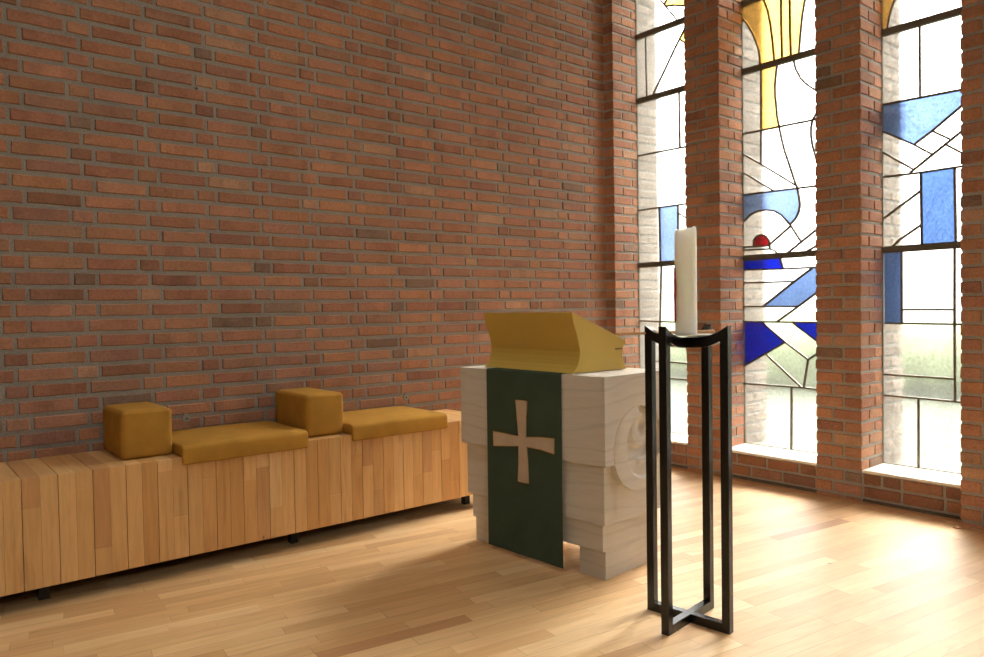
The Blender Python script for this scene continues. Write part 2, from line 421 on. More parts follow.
# ---- window wall, x = 0, room on the -x side
GX = .295                        # plane of the glass
XO = .59                         # outer face
PIERS = [(-.090, .02, 0.0, .85), (-1.047, -.759, 0.0, .5), (-2.006, -1.726, 0.0, .5), (-2.99, -2.565, -.10, .5), (-3.97, -3.66, 0.0, .5)]
OPEN = [(-.759, -.090), (-1.726, -1.047), (-2.565, -2.006), (-3.66, -2.99)]
ZH = 4.40                        # head of the openings
mb = MB()
J2 = .007
def bx(x0, x1, y0, y1, z0, z1):
    c = brick_col(); o = rb.uniform(-.0012, .0015)
    mb.box(x0 + (o if x0 <= 0 else J2), x1 - J2, y0, y1, z0, z1, c, 0, ch=rb.uniform(.003, .005), jit=.0018, rnd=rb)
for (y0, y1, xf, fr) in PIERS:
    mb.box(xf + .006, XO - .006, y0 + .006, y1 - .006, 0, ZT, (1, 1, 1), 1)
    n = 0; w = y1 - y0
    while True:
        z0 = (n + fr - 1) * PC + .0085; z1 = z0 + PC - .017
        if z0 > ZT - .02: break
        za, zb = max(z0, .004), min(z1, ZT - .004)
        if zb - za < .02: n += 1; continue
        e = (n - 1) % 2 == 0
        e2 = rb.uniform(-.0022, .0022)
        A = y1 - rb.uniform(-.001, .001) + e2 * .3; B = y0 + rb.uniform(-.0025, .0025)
        if w < .15:
            bx(xf, .22 if e else .105, B, A, za, zb)
            bx(.22 if e else .105, GX, B, A, za, zb)
        elif w < .4:
            sp = A - (.106 if e else .175) * w / .284
            bx(xf, .22 if e else .105, sp + J2, A, za, zb); bx(xf, .105 if e else .18, B, sp - J2, za, zb)
            bx(.105 if e else .18, GX, B, (B + A) / 2 - J2, za, zb); bx(.22 if e else .105, GX, (B + A) / 2 + J2, A, za, zb)
        else:
            s1, s2 = (A - .105, A - .34) if e else (A - .222, A - .33)
            bx(xf, .11 if e else .0, s1 + J2, A, za, zb) if e else bx(xf, .005, s1 + J2, A, za, zb)
            bx(xf, .005, s2 + J2, s1 - J2, za, zb); bx(xf, .11, B, s2 - J2, za, zb)
            bx(.005 if not e else .11, GX, A - .11, A, za, zb); bx(.11, GX, B, B + .11, za, zb)
        for xa, xb in (((GX, .42), (.42, XO)) if e else ((GX, .48), (.48, XO))):
            q = rb.uniform(-10, 10); c = srgb(150 + q, 136 + q, 122 + q); mb.box(xa + J2, xb - (J2 if xb < XO else 0), B, A, za, zb, c, 0, ch=.004, jit=.0015, rnd=rb)
        n += 1
# spandrels under the windows and brickwork over them
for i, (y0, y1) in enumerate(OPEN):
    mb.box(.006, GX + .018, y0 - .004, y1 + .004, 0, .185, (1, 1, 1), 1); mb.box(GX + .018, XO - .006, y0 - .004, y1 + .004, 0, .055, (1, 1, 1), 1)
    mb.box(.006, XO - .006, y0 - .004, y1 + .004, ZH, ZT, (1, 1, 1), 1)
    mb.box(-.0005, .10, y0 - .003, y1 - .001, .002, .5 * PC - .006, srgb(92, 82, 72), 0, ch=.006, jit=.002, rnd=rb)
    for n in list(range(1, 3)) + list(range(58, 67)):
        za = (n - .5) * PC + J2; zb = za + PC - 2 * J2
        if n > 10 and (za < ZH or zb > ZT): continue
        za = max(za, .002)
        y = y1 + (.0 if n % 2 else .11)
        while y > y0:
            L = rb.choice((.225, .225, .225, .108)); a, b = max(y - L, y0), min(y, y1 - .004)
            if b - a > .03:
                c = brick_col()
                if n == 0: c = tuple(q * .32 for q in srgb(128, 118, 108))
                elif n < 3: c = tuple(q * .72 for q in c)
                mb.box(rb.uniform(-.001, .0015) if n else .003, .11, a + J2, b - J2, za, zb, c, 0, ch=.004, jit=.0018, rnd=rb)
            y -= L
# solid wall further along
mb.box(.006, XO, -8.0, -3.98, 0, ZT, (1, 1, 1), 1)
fw = lambda u, z, o: (-o, u, z)
for n in range(0, 67):
    za = (n - .5) * PC + J2; zb = min(za + PC - 2 * J2, ZT); za = max(.002, za)
    y = -8.0 - (.12 if n % 2 else 0)
    while y < -3.98:
        L = .232; a, b = max(y, -8), min(y + L, -3.972)
        if b - a > .03 and zb - za > .02: face_brick(mb, fw, a + J2, b - J2, za, zb, rb.uniform(-.001, .002))
        y += L
wall_right = tag(mb.build('wall_right', [M['brick'], M['mortar']], recalc=True), kind='structure')
# thin quadrant bead where the floor meets the brick
mb = MB()
for (x, ya, yb) in ((0, -2.565, -.01), (-.10, -2.99, -2.555), (0, -7.9, -2.99)):
    mb.prism([(x - .001, 0), (x - .016, 0), (x - .014, .007), (x - .008, .012), (x - .001, .014)], lambda a, b, d: (a, d, b), ya, yb)
mb.prism([(-.10, 0), (-.145, 0), (-.145, .006), (-.10, .006)], lambda a, b, d: (a, d, b), -2.575, -2.545)
tag(mb.build('baseboard_right', M['trim']), kind='structure')

# ---- floor, ceiling, the walls behind the camera
mb = MB(); mb.box(-9.2, .3, -8.2, .2, -.12, 0)
tag(mb.build('floor', M['floor']), kind='structure')

def holed(name, x0, x1, y0, y1, o0, o1, za, zb, alongx):
    mb = MB()
    if alongx:
        mb.box(x0, o0, y0, y1, 0, ZT); mb.box(o1, x1, y0, y1, 0, ZT); mb.box(o0, o1, y0, y1, 0, za); mb.box(o0, o1, y0, y1, zb, ZT)
    else:
        mb.box(x0, x1, y0, o0, 0, ZT); mb.box(x0, x1, o1, y1, 0, ZT); mb.box(x0, x1, o0, o1, 0, za); mb.box(x0, x1, o0, o1, zb, ZT)
    return tag(mb.build(name, M['plaster']), kind='structure')
FW = (-6.2, -4.2, 3.2, 4.75); BW = (-5.0, -4.5, 3.0, 4.75)  # unseen openings added high in both walls to let fill light in
SK = (-3.7, -2.9, -2.6, -1.4, 1.2)      # invented roof light for top fill: x0, x1, y0, y1, depth of its shaft
holed('wall_front', -9.2, XO, -8.2, -8.0, FW[0], FW[1], FW[2], FW[3], True)
holed('wall_back', -9.2, -9.0, -8.0, .25, BW[0], BW[1], BW[2], BW[3], False)
mb = MB()
mb.box(-9.2, SK[0], -8.2, .25, ZT, ZT + .2); mb.box(SK[1], XO, -8.2, .25, ZT, ZT + .2)
mb.box(SK[0], SK[1], -8.2, SK[2], ZT, ZT + .2); mb.box(SK[0], SK[1], SK[3], .25, ZT, ZT + .2)
for a in ((SK[0] - .1, SK[0], SK[2] - .1, SK[3] + .1), (SK[1], SK[1] + .1, SK[2] - .1, SK[3] + .1), (SK[0], SK[1], SK[2] - .1, SK[2]), (SK[0], SK[1], SK[3], SK[3] + .1)):  # shaft of the invented roof light, deep to stop direct sun
    mb.box(*a, ZT + .2, ZT + SK[4])
tag(mb.build('ceiling', M['plaster']), kind='structure')
t = tag(empty('window_7', (0, 0, 0)), kind='structure')  # skylight added out of view, soft fill from overhead
mb = MB(); mb.box(SK[0], SK[1], SK[2], SK[3], ZT + SK[4] - .05, ZT + SK[4] - .044); mb.build('glass_pane', M['g_plain'], t)
mb = MB()
for a in ((SK[0], SK[0] + .05, SK[2], SK[3]), (SK[1] - .05, SK[1], SK[2], SK[3]), (SK[0], SK[1], SK[2], SK[2] + .05), (SK[0], SK[1], SK[3] - .05, SK[3])):
    mb.box(*a, ZT + SK[4] - .044, ZT + SK[4])
mb.build('window_frame', M['bar'], t)
def fill_window(idx, a0, a1, z0, z1, pos, alongx):  # unseen window made up to brighten the room
    t = tag(empty('window_%d' % idx, (0, 0, 0)), kind='structure')
    P = (lambda a, d, z: (a, pos + d, z)) if alongx else (lambda a, d, z: (pos + d, a, z))
    mb = MB(); nb = 5
    for i in range(nb + 1):
        a = a0 + (a1 - a0) * i / nb
        p, q = P(a - .03, -.03, z0), P(a + .03, .03, z1); mb.box(min(p[0], q[0]), max(p[0], q[0]), min(p[1], q[1]), max(p[1], q[1]), z0, z1)
    for z in (z0 + .03, (z0 + z1) / 2, z1 - .03):
        p, q = P(a0, -.03, 0), P(a1, .03, 0); mb.box(min(p[0], q[0]), max(p[0], q[0]), min(p[1], q[1]), max(p[1], q[1]), z - .03, z + .03)
    mb.build('window_frame', M['bar'], t)
    mb = MB(); p, q = P(a0, -.003, 0), P(a1, .003, 0); mb.box(min(p[0], q[0]), max(p[0], q[0]), min(p[1], q[1]), max(p[1], q[1]), z0, z1)
    mb.build('glass_pane', M['g_plain'], t)
fill_window(5, FW[0], FW[1], FW[2], FW[3], -8.1, True)
fill_window(6, BW[0], BW[1], BW[2], BW[3], -9.1, False)

# ---------------------------------------------------------------- stained-glass windows: (y, z) on the plane of the glass
WIN = {
    2: dict(yl=-1.047, yr=-1.726,
        bars=[[3.348], [2.866], [1.54]],
        leads=[
            [(-1.0445, 3.2493), (-1.0839, 3.1986), (-1.1264, 3.1218), (-1.1577, 3.0425), (-1.1763, 2.9801), (-1.1847, 2.8878)],
            [(-1.2054, 3.3509), (-1.2156, 3.3224), (-1.2427, 3.2445), (-1.2626, 3.1443), (-1.2788, 3.0143), (-1.2902, 2.8882)],
            [(-1.3435, 3.3421), (-1.3431, 3.2805), (-1.3434, 3.095), (-1.3488, 2.885)],
            [(-1.4056, 3.3335), (-1.4051, 3.2602), (-1.4061, 3.0762), (-1.4115, 2.8835)],
            [(-1.5262, 3.3165), (-1.5131, 3.2248), (-1.4935, 3.1285), (-1.4801, 3.0054), (-1.4686, 2.8862)],
            [(-1.1916, 2.8638), (-1.1895, 2.574), (-1.1885, 2.4276), (-1.1869, 2.1906)],
            [(-1.3117, 2.8513), (-1.301, 2.7729), (-1.2952, 2.7056), (-1.2968, 2.6426), (-1.3045, 2.5657), (-1.3095, 2.5042), (-1.3239, 2.4262), (-1.3421, 2.3353), (-1.3617, 2.2583), (-1.4072, 2.1213), (-1.4362, 2.0305), (-1.4522, 1.9913), (-1.4648, 1.9281), (-1.4723, 1.8719), (-1.4709, 1.868), (-1.4643, 1.8319), (-1.4446, 1.7909), (-1.4051, 1.7515)],
            [(-1.4309, 2.8495), (-1.4468, 2.7854), (-1.4818, 2.7156), (-1.5261, 2.6623), (-1.726, 2.4906)],
            [(-1.0453, 2.4282), (-1.1815, 2.4258), (-1.3225, 2.4252), (-1.726, 2.419)],
            [(-1.726, 2.6707), (-1.5595, 2.4185), (-1.5511, 2.375), (-1.5497, 2.327), (-1.5588, 2.2589), (-1.6522, 1.9122)],
            [(-1.0479, 2.2846), (-1.1869, 2.1906), (-1.4522, 2.0005)],
            [(-1.0468, 2.1543), (-1.2791, 1.9928)],
            [(-1.0493, 1.9939), (-1.2791, 1.9896), (-1.4457, 1.986), (-1.726, 1.9814)],
            [(-1.0551, 1.8057), (-1.1026, 1.8464), (-1.1528, 1.8635), (-1.2161, 1.8673), (-1.285, 1.8532), (-1.339, 1.8177), (-1.3985, 1.7491), (-1.4793, 1.6243)],
            [(-1.4011, 1.7345), (-1.2527, 1.6266)],
            [(-1.726, 1.7932), (-1.3842, 1.5571)],
            [(-1.726, 1.6569), (-1.5142, 1.5542)],
            [(-1.1261, 1.6203), (-1.1264, 1.6624), (-1.1515, 1.6894), (-1.1869, 1.696), (-1.2219, 1.6834), (-1.2439, 1.6528), (-1.2491, 1.6142), (-1.2504, 1.5918)],
            [(-1.0537, 1.6192), (-1.2491, 1.6142)],
            [(-1.0535, 1.5975), (-1.249, 1.5919), (-1.2833, 1.5799), (-1.307, 1.5561)],
            [(-1.3224, 1.5287), (-1.3502, 1.4484)],
            [(-1.0487, 1.4556), (-1.3502, 1.4472), (-1.726, 1.445)],
            [(-1.048, 1.3623), (-1.4226, 1.3576)],
            [(-1.5517, 1.441), (-1.4226, 1.3545), (-1.1975, 1.1931)],
            [(-1.043, 1.1925), (-1.4544, 1.1872)],
            [(-1.726, 1.3761), (-1.4544, 1.1872), (-1.3006, 1.0833)],
            [(-1.0422, 1.0845), (-1.726, 1.0785)],
            [(-1.1897, 1.0785), (-1.3606, 0.9435), (-1.5234, 0.8305)],
            [(-1.3606, 0.9435), (-1.2128, 0.8583), (-1.0434, 0.7629)],
            [(-1.4178, 1.0761), (-1.726, 0.8542)],
            [(-1.2163, 0.8552), (-1.4775, 0.6381)],
            [(-1.726, 0.9642), (-1.5234, 0.8295), (-1.4917, 0.6404)],
            [(-1.0387, 0.6367), (-1.4775, 0.6381), (-1.726, 0.6251)],
            [(-1.4054, 0.6317), (-1.4001, 0.2088)],
        ],
        panes=dict(
            yellow=[[(-1.0445, 3.2493), (-1.0839, 3.1986), (-1.1264, 3.1218), (-1.1577, 3.0425), (-1.1763, 2.9801), (-1.1847, 2.8878), (-1.4686, 2.8862), (-1.4801, 3.0054), (-1.4935, 3.1285), (-1.5131, 3.2248), (-1.5262, 3.3165), (-1.0455, 3.3782)], [(-1.1916, 2.8638), (-1.3117, 2.8513), (-1.301, 2.7729), (-1.2952, 2.7056), (-1.2968, 2.6426), (-1.3045, 2.5657), (-1.3095, 2.5042), (-1.3239, 2.4262), (-1.1885, 2.4276)]],
            pale_blue=[[(-1.0493, 1.9939), (-1.2791, 1.9896), (-1.4457, 1.986), (-1.4648, 1.9281), (-1.4723, 1.8719), (-1.4709, 1.868), (-1.4643, 1.8319), (-1.4446, 1.7909), (-1.4051, 1.7515), (-1.3985, 1.7491), (-1.339, 1.8177), (-1.285, 1.8532), (-1.2161, 1.8673), (-1.1528, 1.8635), (-1.1026, 1.8464), (-1.0551, 1.8057)]],
            sky_blue=[[(-1.5517, 1.441), (-1.726, 1.4799), (-1.726, 1.3761), (-1.4544, 1.1872), (-1.1975, 1.1931)]],
            royal_blue=[[(-1.0494, 1.5364), (-1.3224, 1.5319), (-1.3502, 1.4484), (-1.0487, 1.4556)], [(-1.0444, 1.0845), (-1.1897, 1.0817), (-1.3606, 0.9435), (-1.0434, 0.7629)], [(-1.4178, 1.0793), (-1.726, 1.0803), (-1.726, 0.8513)]],
            red=[[(-1.1261, 1.6183), (-1.1264, 1.6624), (-1.1515, 1.6894), (-1.1869, 1.696), (-1.2219, 1.6834), (-1.2439, 1.6528), (-1.2491, 1.6142)]],
        )),
    3: dict(yl=-2.006, yr=-2.565,
        bars=[[2.859], [1.53]],
        leads=[
            [(-2.0945, 3.0778), (-2.0787, 3.0392), (-2.0601, 2.9902), (-2.0467, 2.9392), (-2.0375, 2.8756)],
            [(-2.2183, 2.8592), (-2.222, 2.4197)],
            [(-2.0108, 2.4233), (-2.565, 2.4119)],
            [(-2.0105, 2.26), (-2.1863, 2.147), (-2.289, 2.0707)],
            [(-2.565, 2.4123), (-2.2866, 2.2092), (-2.1863, 2.147)],
            [(-2.2866, 2.2092), (-2.3881, 2.138)],
            [(-2.565, 2.2639), (-2.289, 2.0707), (-2.1631, 1.9815)],
            [(-2.3594, 2.1158), (-2.565, 1.9619)],
            [(-2.0102, 2.131), (-2.1811, 2.0017)],
            [(-2.0126, 1.9789), (-2.2242, 1.975), (-2.565, 1.9788)],
            [(-2.2242, 1.975), (-2.2299, 1.5354)],
            [(-2.4047, 1.9755), (-2.4119, 1.5296)],
            [(-2.2241, 1.8667), (-2.0148, 1.7256)],
            [(-2.228, 1.6653), (-2.1053, 1.5861), (-2.0629, 1.5452)],
            [(-2.1158, 1.5246), (-2.1167, 1.0758)],
            [(-2.4048, 1.5249), (-2.4049, 1.0744), (-2.4084, 0.6318), (-2.4044, 0.6242)],
            [(-2.1179, 1.1594), (-2.404, 1.1566)],
            [(-2.0162, 1.077), (-2.565, 1.0704)],
            [(-2.0129, 0.7586), (-2.406, 0.7547)],
            [(-2.0112, 0.6282), (-2.565, 0.6204)],
            [(-2.211, 0.6242), (-2.2107, 0.1966)],
        ],
        panes=dict(
            yellow=[[(-2.0042, 3.1082), (-2.0945, 3.0778), (-2.0787, 3.0392), (-2.0601, 2.9902), (-2.0467, 2.9392), (-2.0375, 2.87), (-2.0053, 2.8712)]],
            sky_blue=[[(-2.0108, 2.4233), (-2.565, 2.4119), (-2.565, 2.4123), (-2.2866, 2.2092), (-2.1863, 2.147), (-2.0105, 2.26)]],
            mid_blue=[[(-2.2242, 1.9739), (-2.4047, 1.9739), (-2.4119, 1.5323), (-2.2299, 1.5382)]],
            slate_blue=[[(-2.0133, 1.5292), (-2.1158, 1.5246), (-2.1167, 1.0758), (-2.0162, 1.077)]],
        )),
    1: dict(yl=-0.090, yr=-0.759,
        bars=[[3.388], [2.872], [1.541]],
        leads=[
            [(-0.3029, 3.6516), (-0.3321, 3.6122), (-0.4925, 3.4027)],
            [(-0.4126, 3.6152), (-0.3906, 3.593), (-0.3661, 3.5668)],
            [(-0.3806, 3.5492), (-0.4584, 3.5311), (-0.759, 3.4199)],
            [(-0.1836, 3.3825), (-0.1909, 2.8769)],
            [(-0.7314, 3.5553), (-0.4617, 3.1959), (-0.2444, 2.8829)],
            [(-0.5086, 3.2555), (-0.759, 3.0447)],
            [(-0.4994, 2.8709), (-0.503, 2.4267)],
            [(-0.0718, 2.4336), (-0.759, 2.4221)],
            [(-0.0737, 1.9895), (-0.759, 1.9887)],
            [(-0.3011, 1.9863), (-0.307, 1.5436), (-0.3165, 1.5249), (-0.2976, 1.0831), (-0.2905, 0.8084)],
            [(-0.4803, 1.9875), (-0.4789, 1.5396)],
            [(-0.4832, 1.927), (-0.759, 1.7517)],
            [(-0.0774, 1.0876), (-0.4305, 1.0787), (-0.759, 1.0729)],
            [(-0.2326, 0.764), (-0.4115, 0.7622), (-0.759, 0.7532)],
            [(-0.2003, 0.6342), (-0.41, 0.6336), (-0.759, 0.6304)],
            [(-0.5309, 0.9326), (-0.759, 0.2158)],
        ],
        panes=dict(
            yellow=[[(-0.4162, 3.614), (-0.3906, 3.593), (-0.3661, 3.5627), (-0.4584, 3.5311), (-0.759, 3.4199), (-0.759, 3.5002)], [(-0.7258, 3.5595), (-0.5086, 3.2555), (-0.759, 3.0447)]],
            pale_blue=[[(-0.3027, 1.9904), (-0.4803, 1.9893), (-0.4789, 1.5396), (-0.307, 1.5436)]],
        )),
    4: dict(yl=-2.99, yr=-3.66, bars=[[3.36], [2.86], [1.53]],  # unseen window added to help light the right of the floor
        leads=[[(-3.2, .2), (-3.2, 1.53)], [(-2.99, .63), (-3.66, .63)], [(-3.45, 1.53), (-3.45, 2.86)], [(-2.99, 2.3), (-3.45, 2.1)], [(-3.45, 1.9), (-3.66, 2.0)]],
        panes=dict(sky_blue=[[(-3.45, 1.53), (-3.66, 1.53), (-3.66, 2.0), (-3.45, 1.9)]])),
}
ZS = .204
WT = {1: .64, 2: .64, 3: .64, 4: .64}
for k, w in sorted(WIN.items()):
    t = tag(empty('window_%d' % k, (GX, (w['yl'] + w['yr']) / 2, ZS)), kind='structure')
    base = Vector(t.location)
    P = lambda y, z, d: (GX + d - base.x, y - base.y, z - base.z)
    yl, yr = w['yl'], w['yr']
    def up(pts): return pts
    mb = MB()
    mb.prism([(yl - .004, ZS - .01), (yr + .004, ZS - .01), (yr + .004, ZH), (yl - .004, ZH)], P, -.002, .002)
    glass = mb.build('clear_glass', M['g_clear'], t)
    for cn, polys in w['panes'].items():
        mb = MB()
        for p in polys: mb.prism(p, P, .003, .006)
        mb.build('%s_glass' % cn, M['g_' + cn], t)
    mb = MB(); dd = 0
    for l in w['leads']:
        dd = (dd + 1) % 5
        mb.bar2d(l, .0112, P, -.006 - dd * .0004, .009 + dd * .0004)
    mb.build('lead_cames', M['lead'], t)
    for (zb,) in [tuple(b) for b in w['bars']] + [(3.87,)]:
        mb = MB()
        p = P(yr, zb - .02, -.014); q = P(yl, zb + .02, .016)
        mb.box(p[0], q[0], p[1], q[1], p[2], q[2])
        mb.build('saddle_bar', M['bar'], t)
    mb = MB()
    for (a, b, c, d) in ((yl - .005, yl + .0, ZS - .005, ZH), (yr, yr + .010, ZS - .005, ZH), (yr, yl, ZS - .008, ZS + .006), (yr, yl, ZH - .014, ZH)):
        p = P(min(a, b), c, -.008); q = P(max(a, b), d, .012); mb.box(p[0], q[0], p[1], q[1], p[2], q[2])
    mb.build('window_frame', M['putty'], t)
    mb = MB(); y = yl - .002; first = True
    while y > yr + .02:
        y2 = max(yr + .002, y - (.192 if first else .18)); first = False
        mb.box(-.004 - base.x, GX - .002 - base.x, y2 + .0008 - base.y, y - .0008 - base.y, .188 - base.z, ZS - base.z, ch=.002); y = y2
    mb.build('window_sill', M['sill'], t)
    mb = MB(); mb.box(GX + .02 - base.x, XO + .03 - base.x, yr + .002 - base.y, yl - .002 - base.y, .06 - base.z, .14 - base.z, ch=.003)
    mb.build('outer_sill', M['slate'], t)

# ---------------------------------------------------------------- bench
bench = tag(empty('wooden_bench', (-3.0, -.25, 0)), 'long low beech-clad bench standing against the left brick wall', 'bench')
bl = Vector((-3.0, -.25, 0))
rw = random.Random(5)
def wood():
    k = rw.random()
    if k < .55: q = rw.uniform(-6, 6); c = (223 + q, 177 + q, 117 + q)
    elif k < .8: q = rw.uniform(-6, 6); c = (215 + q, 165 + q, 104 + q)
    elif k < .92: q = rw.uniform(-5, 5); c = (230 + q, 188 + q, 130 + q)
    else: q = rw.uniform(-6, 6); c = (202 + q, 153 + q, 100 + q)
    return srgb(*c)
ST = .0651; BT, BB, BF = .5423, .083, -.497
mb = MB()
mb.box(-4.74 - bl.x, -1.625 - bl.x, BF + .024 - bl.y, -.02 - bl.y, BB + .004, BT - .022, (.5, .5, .5), 1)
for j in range(-10, 38):
    x0 = -4.091 + ST * j; x1 = x0 + ST
    g0 = .0012 if j % 2 == 0 else .0002; g1 = .0002 if j % 2 == 0 else .0012
    a, b = x0 + g0 - bl.x, x1 - g1 - bl.x
    zs = [BB, BT]
    if rw.random() < .55: zs.insert(1, rw.uniform(BB + .1, BT - .05))
    c = wood()
    for i in range(len(zs) - 1):
        mb.box(a, b, BF - bl.y, BF + .022 - bl.y, zs[i] + (.0004 if i else 0), zs[i + 1], c if i == len(zs) - 2 else wood(), 0, ch=.0009)
    ys = [BF + .0226, -.014]
    if rw.random() < .5: ys.insert(1, rw.uniform(BF + .1, -.1))
    for i in range(len(ys) - 1):
        mb.box(a, b, ys[i] + (.0004 if i else 0) - bl.y, ys[i + 1] - bl.y, BT - .022, BT, c if i == 0 else wood(), 0, ch=.0009)
for i in range(7):      # end panel
    y0 = BF + .024 + i * .067; mb.box(-1.6245 - bl.x, -1.6175 - bl.x, y0 - bl.y, min(y0 + .0665, -.016) - bl.y, BB, BT - .0225, wood(), 0, ch=.0008)
mb.build('body', [M['bench'], M['shade_core']], bench)
for x in (-4.60, -4.0095, -2.88, -1.747):
    for y in (-.38, -.10):
        mb = MB(); mb.box(x - .02 - bl.x, x + .02 - bl.x, y - .02 - bl.y, y + .02 - bl.y, 0, BB + .003, ch=.002)
        mb.build('leg', M['iron'], bench)

def seat_pad(x0, x1, label):
    o = Vector(((x0 + x1) / 2, -.26, BT))
    t = tag(empty('seat_cushion', o), label, 'cushion', 'seat cushions on the bench')
    prof = [(-.022, .0008), (BF - .003, .0008), (BF - .003, -.031), (BF - .026, -.031), (BF - .026, .033), (BF - .0235, .043), (BF - .0165, .051), (BF - .006, .0555), (BF + .01, .057), (-.034, .0575), (-.022, .046)]
    mb = MB()
    nx = 14
    n = len(prof); v = []
    for i in range(nx + 1):
        f = i / nx; x = x0 + (x1 - x0) * f
        for q, (y, z) in enumerate(prof):
            crown = .004 * math.sin(PI * f) if 4 <= q <= 9 else 0
            v.append((x - o.x, y - o.y, z + crown))
    f = [(i * n + q, i * n + (q + 1) % n, (i + 1) * n + (q + 1) % n, (i + 1) * n + q) for i in range(nx) for q in range(n)]
    f += [tuple(range(n))[::-1], tuple(range(nx * n, nx * n + n))]
    mb.add(v, f, smooth=True)
    c = mb.build('upholstery', M['ochre'], t); bevel(c, .009, 3, 40)
    return t
seat_pad(-3.466, -2.848, 'flat ochre seat cushion on the bench between the two upright ochre blocks')
seat_pad(-2.594, -1.974, 'flat ochre seat cushion on the bench at the end nearest the white pulpit')
def block(x0, x1, y0, y1, z1, label):
    o = Vector(((x0 + x1) / 2, (y0 + y1) / 2, BT))
    t = tag(empty('back_cushion', o), label, 'cushion', 'upright block cushions on the bench')
    mb = MB(); N = 6; z0 = BT + .0008
    hx, hy, hz = (x1 - x0) / 2, (y1 - y0) / 2, (z1 - z0)
    # grid box with slightly domed faces
    vid = {}; v = []
    for i in range(N + 1):
        for j in range(N + 1):
            for k in range(N + 1):
                if 0 < i < N and 0 < j < N and 0 < k < N: continue
                a, b, c = 2 * i / N - 1, 2 * j / N - 1, 2 * k / N - 1
                e = lambda p, q: (1 - p * p) * (1 - q * q) * .004
                x = a * hx + (e(b, c) * (1 if a > 0 else -1) if abs(a) == 1 else 0)
                y = b * hy + (e(a, c) * (1 if b > 0 else -1) if abs(b) == 1 else 0)
                z = hz * (k / N) + (e(a, b) if c == 1 else 0)
                vid[(i, j, k)] = len(v); v.append((x, y, z + .0008))
    f = []
    for a in range(N):
        for b in range(N):
            for s in (0, N):
                f.append((vid[(s, a, b)], vid[(s, a + 1, b)], vid[(s, a + 1, b + 1)], vid[(s, a, b + 1)]))
                f.append((vid[(a, s, b)], vid[(a + 1, s, b)], vid[(a + 1, s, b + 1)], vid[(a, s, b + 1)]))
                f.append((vid[(a, b, s)], vid[(a + 1, b, s)], vid[(a + 1, b + 1, s)], vid[(a, b + 1, s)]))
    mb.add(v, f, smooth=True)
    c = mb.build('upholstery', M['ochre'], t); bevel(c, .023, 5, 50)
    mb = MB(); r = .006; zz = hz - .0135
    pts = [(-hx + .014, -hy - .0004), (hx - .014, -hy - .0004), (hx + .0004, -hy + .014), (hx + .0004, hy - .014), (hx - .014, hy + .0004), (-hx + .014, hy + .0004), (-hx - .0004, hy - .014), (-hx - .0004, -hy + .014), (-hx + .014, -hy - .0004)]
    mb.tube([(x, y, zz) for x, y in pts], .0013, 6, caps=False)
    mb.build('seam', M['ochre'], t)
    return t
block(-3.690, -3.4675, -.392, -.022, .764, 'upright ochre block cushion at the left end, near the left edge of the picture')
block(-2.812, -2.5958, -.434, -.022, .767, 'upright ochre block cushion standing between the two flat seat cushions')

# ---------------------------------------------------------------- pulpit of stacked limed timber; local x = back, y = left
PO = (-2.082, -1.832, 0); PZ = math.radians(4.0)
pul = tag(empty('pulpit', PO, PZ), 'white limed timber pulpit of stacked stepped blocks with a carved roundel', 'pulpit')
WD = .847
rp = random.Random(3)
def wblock(name, F, L, R, B, z0, z1, y0=None, y1=None, mats=None):
    mb = MB(); ya = -R if y0 is None else y0; yb = WD + L if y1 is None else y1
    mb.box(-F, B, ya, yb, z0, z1, (rp.uniform(0, 5), rp.uniform(0, 5), rp.uniform(0, 5)), 0)
    o = mb.build(name, M['ash'], pul); return o
b1 = wblock('timber_block', .05, .048, .044, .42, .5125, .903)
b2 = wblock('timber_block', .03, .026, .02, .395, .2485, .5095)
b3 = wblock('timber_block', .017, .003, .0, .37, .1275, .2455)
wblock('foot', 0, 0, 0, .37, 0, .127, 0, .147); wblock('foot', 0, 0, 0, .37, 0, .127, WD - .147, WD)
mb = MB(); mb.box(.0, .36, .012, WD - .012, .2, .56); mb.build('core', M['shade_core'], pul)
# roundel cut into the right-hand face
CT, CZ, CR = .20, .565, .19
cu = MB(); cu.prism([(CT + CR * math.cos(2 * PI * k / 64), CZ + CR * math.sin(2 * PI * k / 64)) for k in range(64)], lambda a, b, d: (a, d, b), -.2, -.002)
cut = cu.build('cutter', M['ash'], pul)
bpy.context.view_layer.update()
for b in (b1, b2):
    md = b.modifiers.new('cut', 'BOOLEAN'); md.object = cut; md.operation = 'DIFFERENCE'; md.solver = 'EXACT'
bpy.context.view_layer.update()
dg = bpy.context.evaluated_depsgraph_get()
for b in (b1, b2):
    me = bpy.data.meshes.new_from_object(b.evaluated_get(dg)); b.modifiers.clear(); b.data = me
bpy.data.objects.remove(cut)
for b in list(pul.children): bevel(b, .0025, 2, 40)
def sst(a, b, x):
    t = min(1, max(0, (x - a) / (b - a))); return t * t * (3 - 2 * t)
def relief(x, y):
    r = math.hypot(x, y)
    s = .004 + .018 * sst(.1, -.5, y)                       # dished ground
    cres = sst(.72, .80, math.hypot(x - .27, y - .02)) * sst(.75, .25, x + .4 * y)
    lobe = sst(1.08, .80, math.hypot((x - .14) / .40, (y - .42) / .46))
    hook = .8 * sst(.12, .05, abs(math.hypot(x - .12, y - .16) - .52)) * sst(-.1, .1, x - .05) * sst(.62, .3, abs(y + .02))
    leaf = sst(.10, .04, abs(math.hypot(x + .02, y + .35) - .32)) * sst(.1, -.1, x - .1)
    s += .024 * lobe * (1 - .55 * sst(.6, .1, math.hypot((x - .18) / .40, (y - .46) / .46)))
    s = max(s, .044 * cres + s * (1 - cres), s + .016 * hook, s)
    edge = sst(1.0, .965, r)
    return max(.0215, min(s, .0445)) if y < -.28 else s
mb = MB(); NR, NA = 56, 144
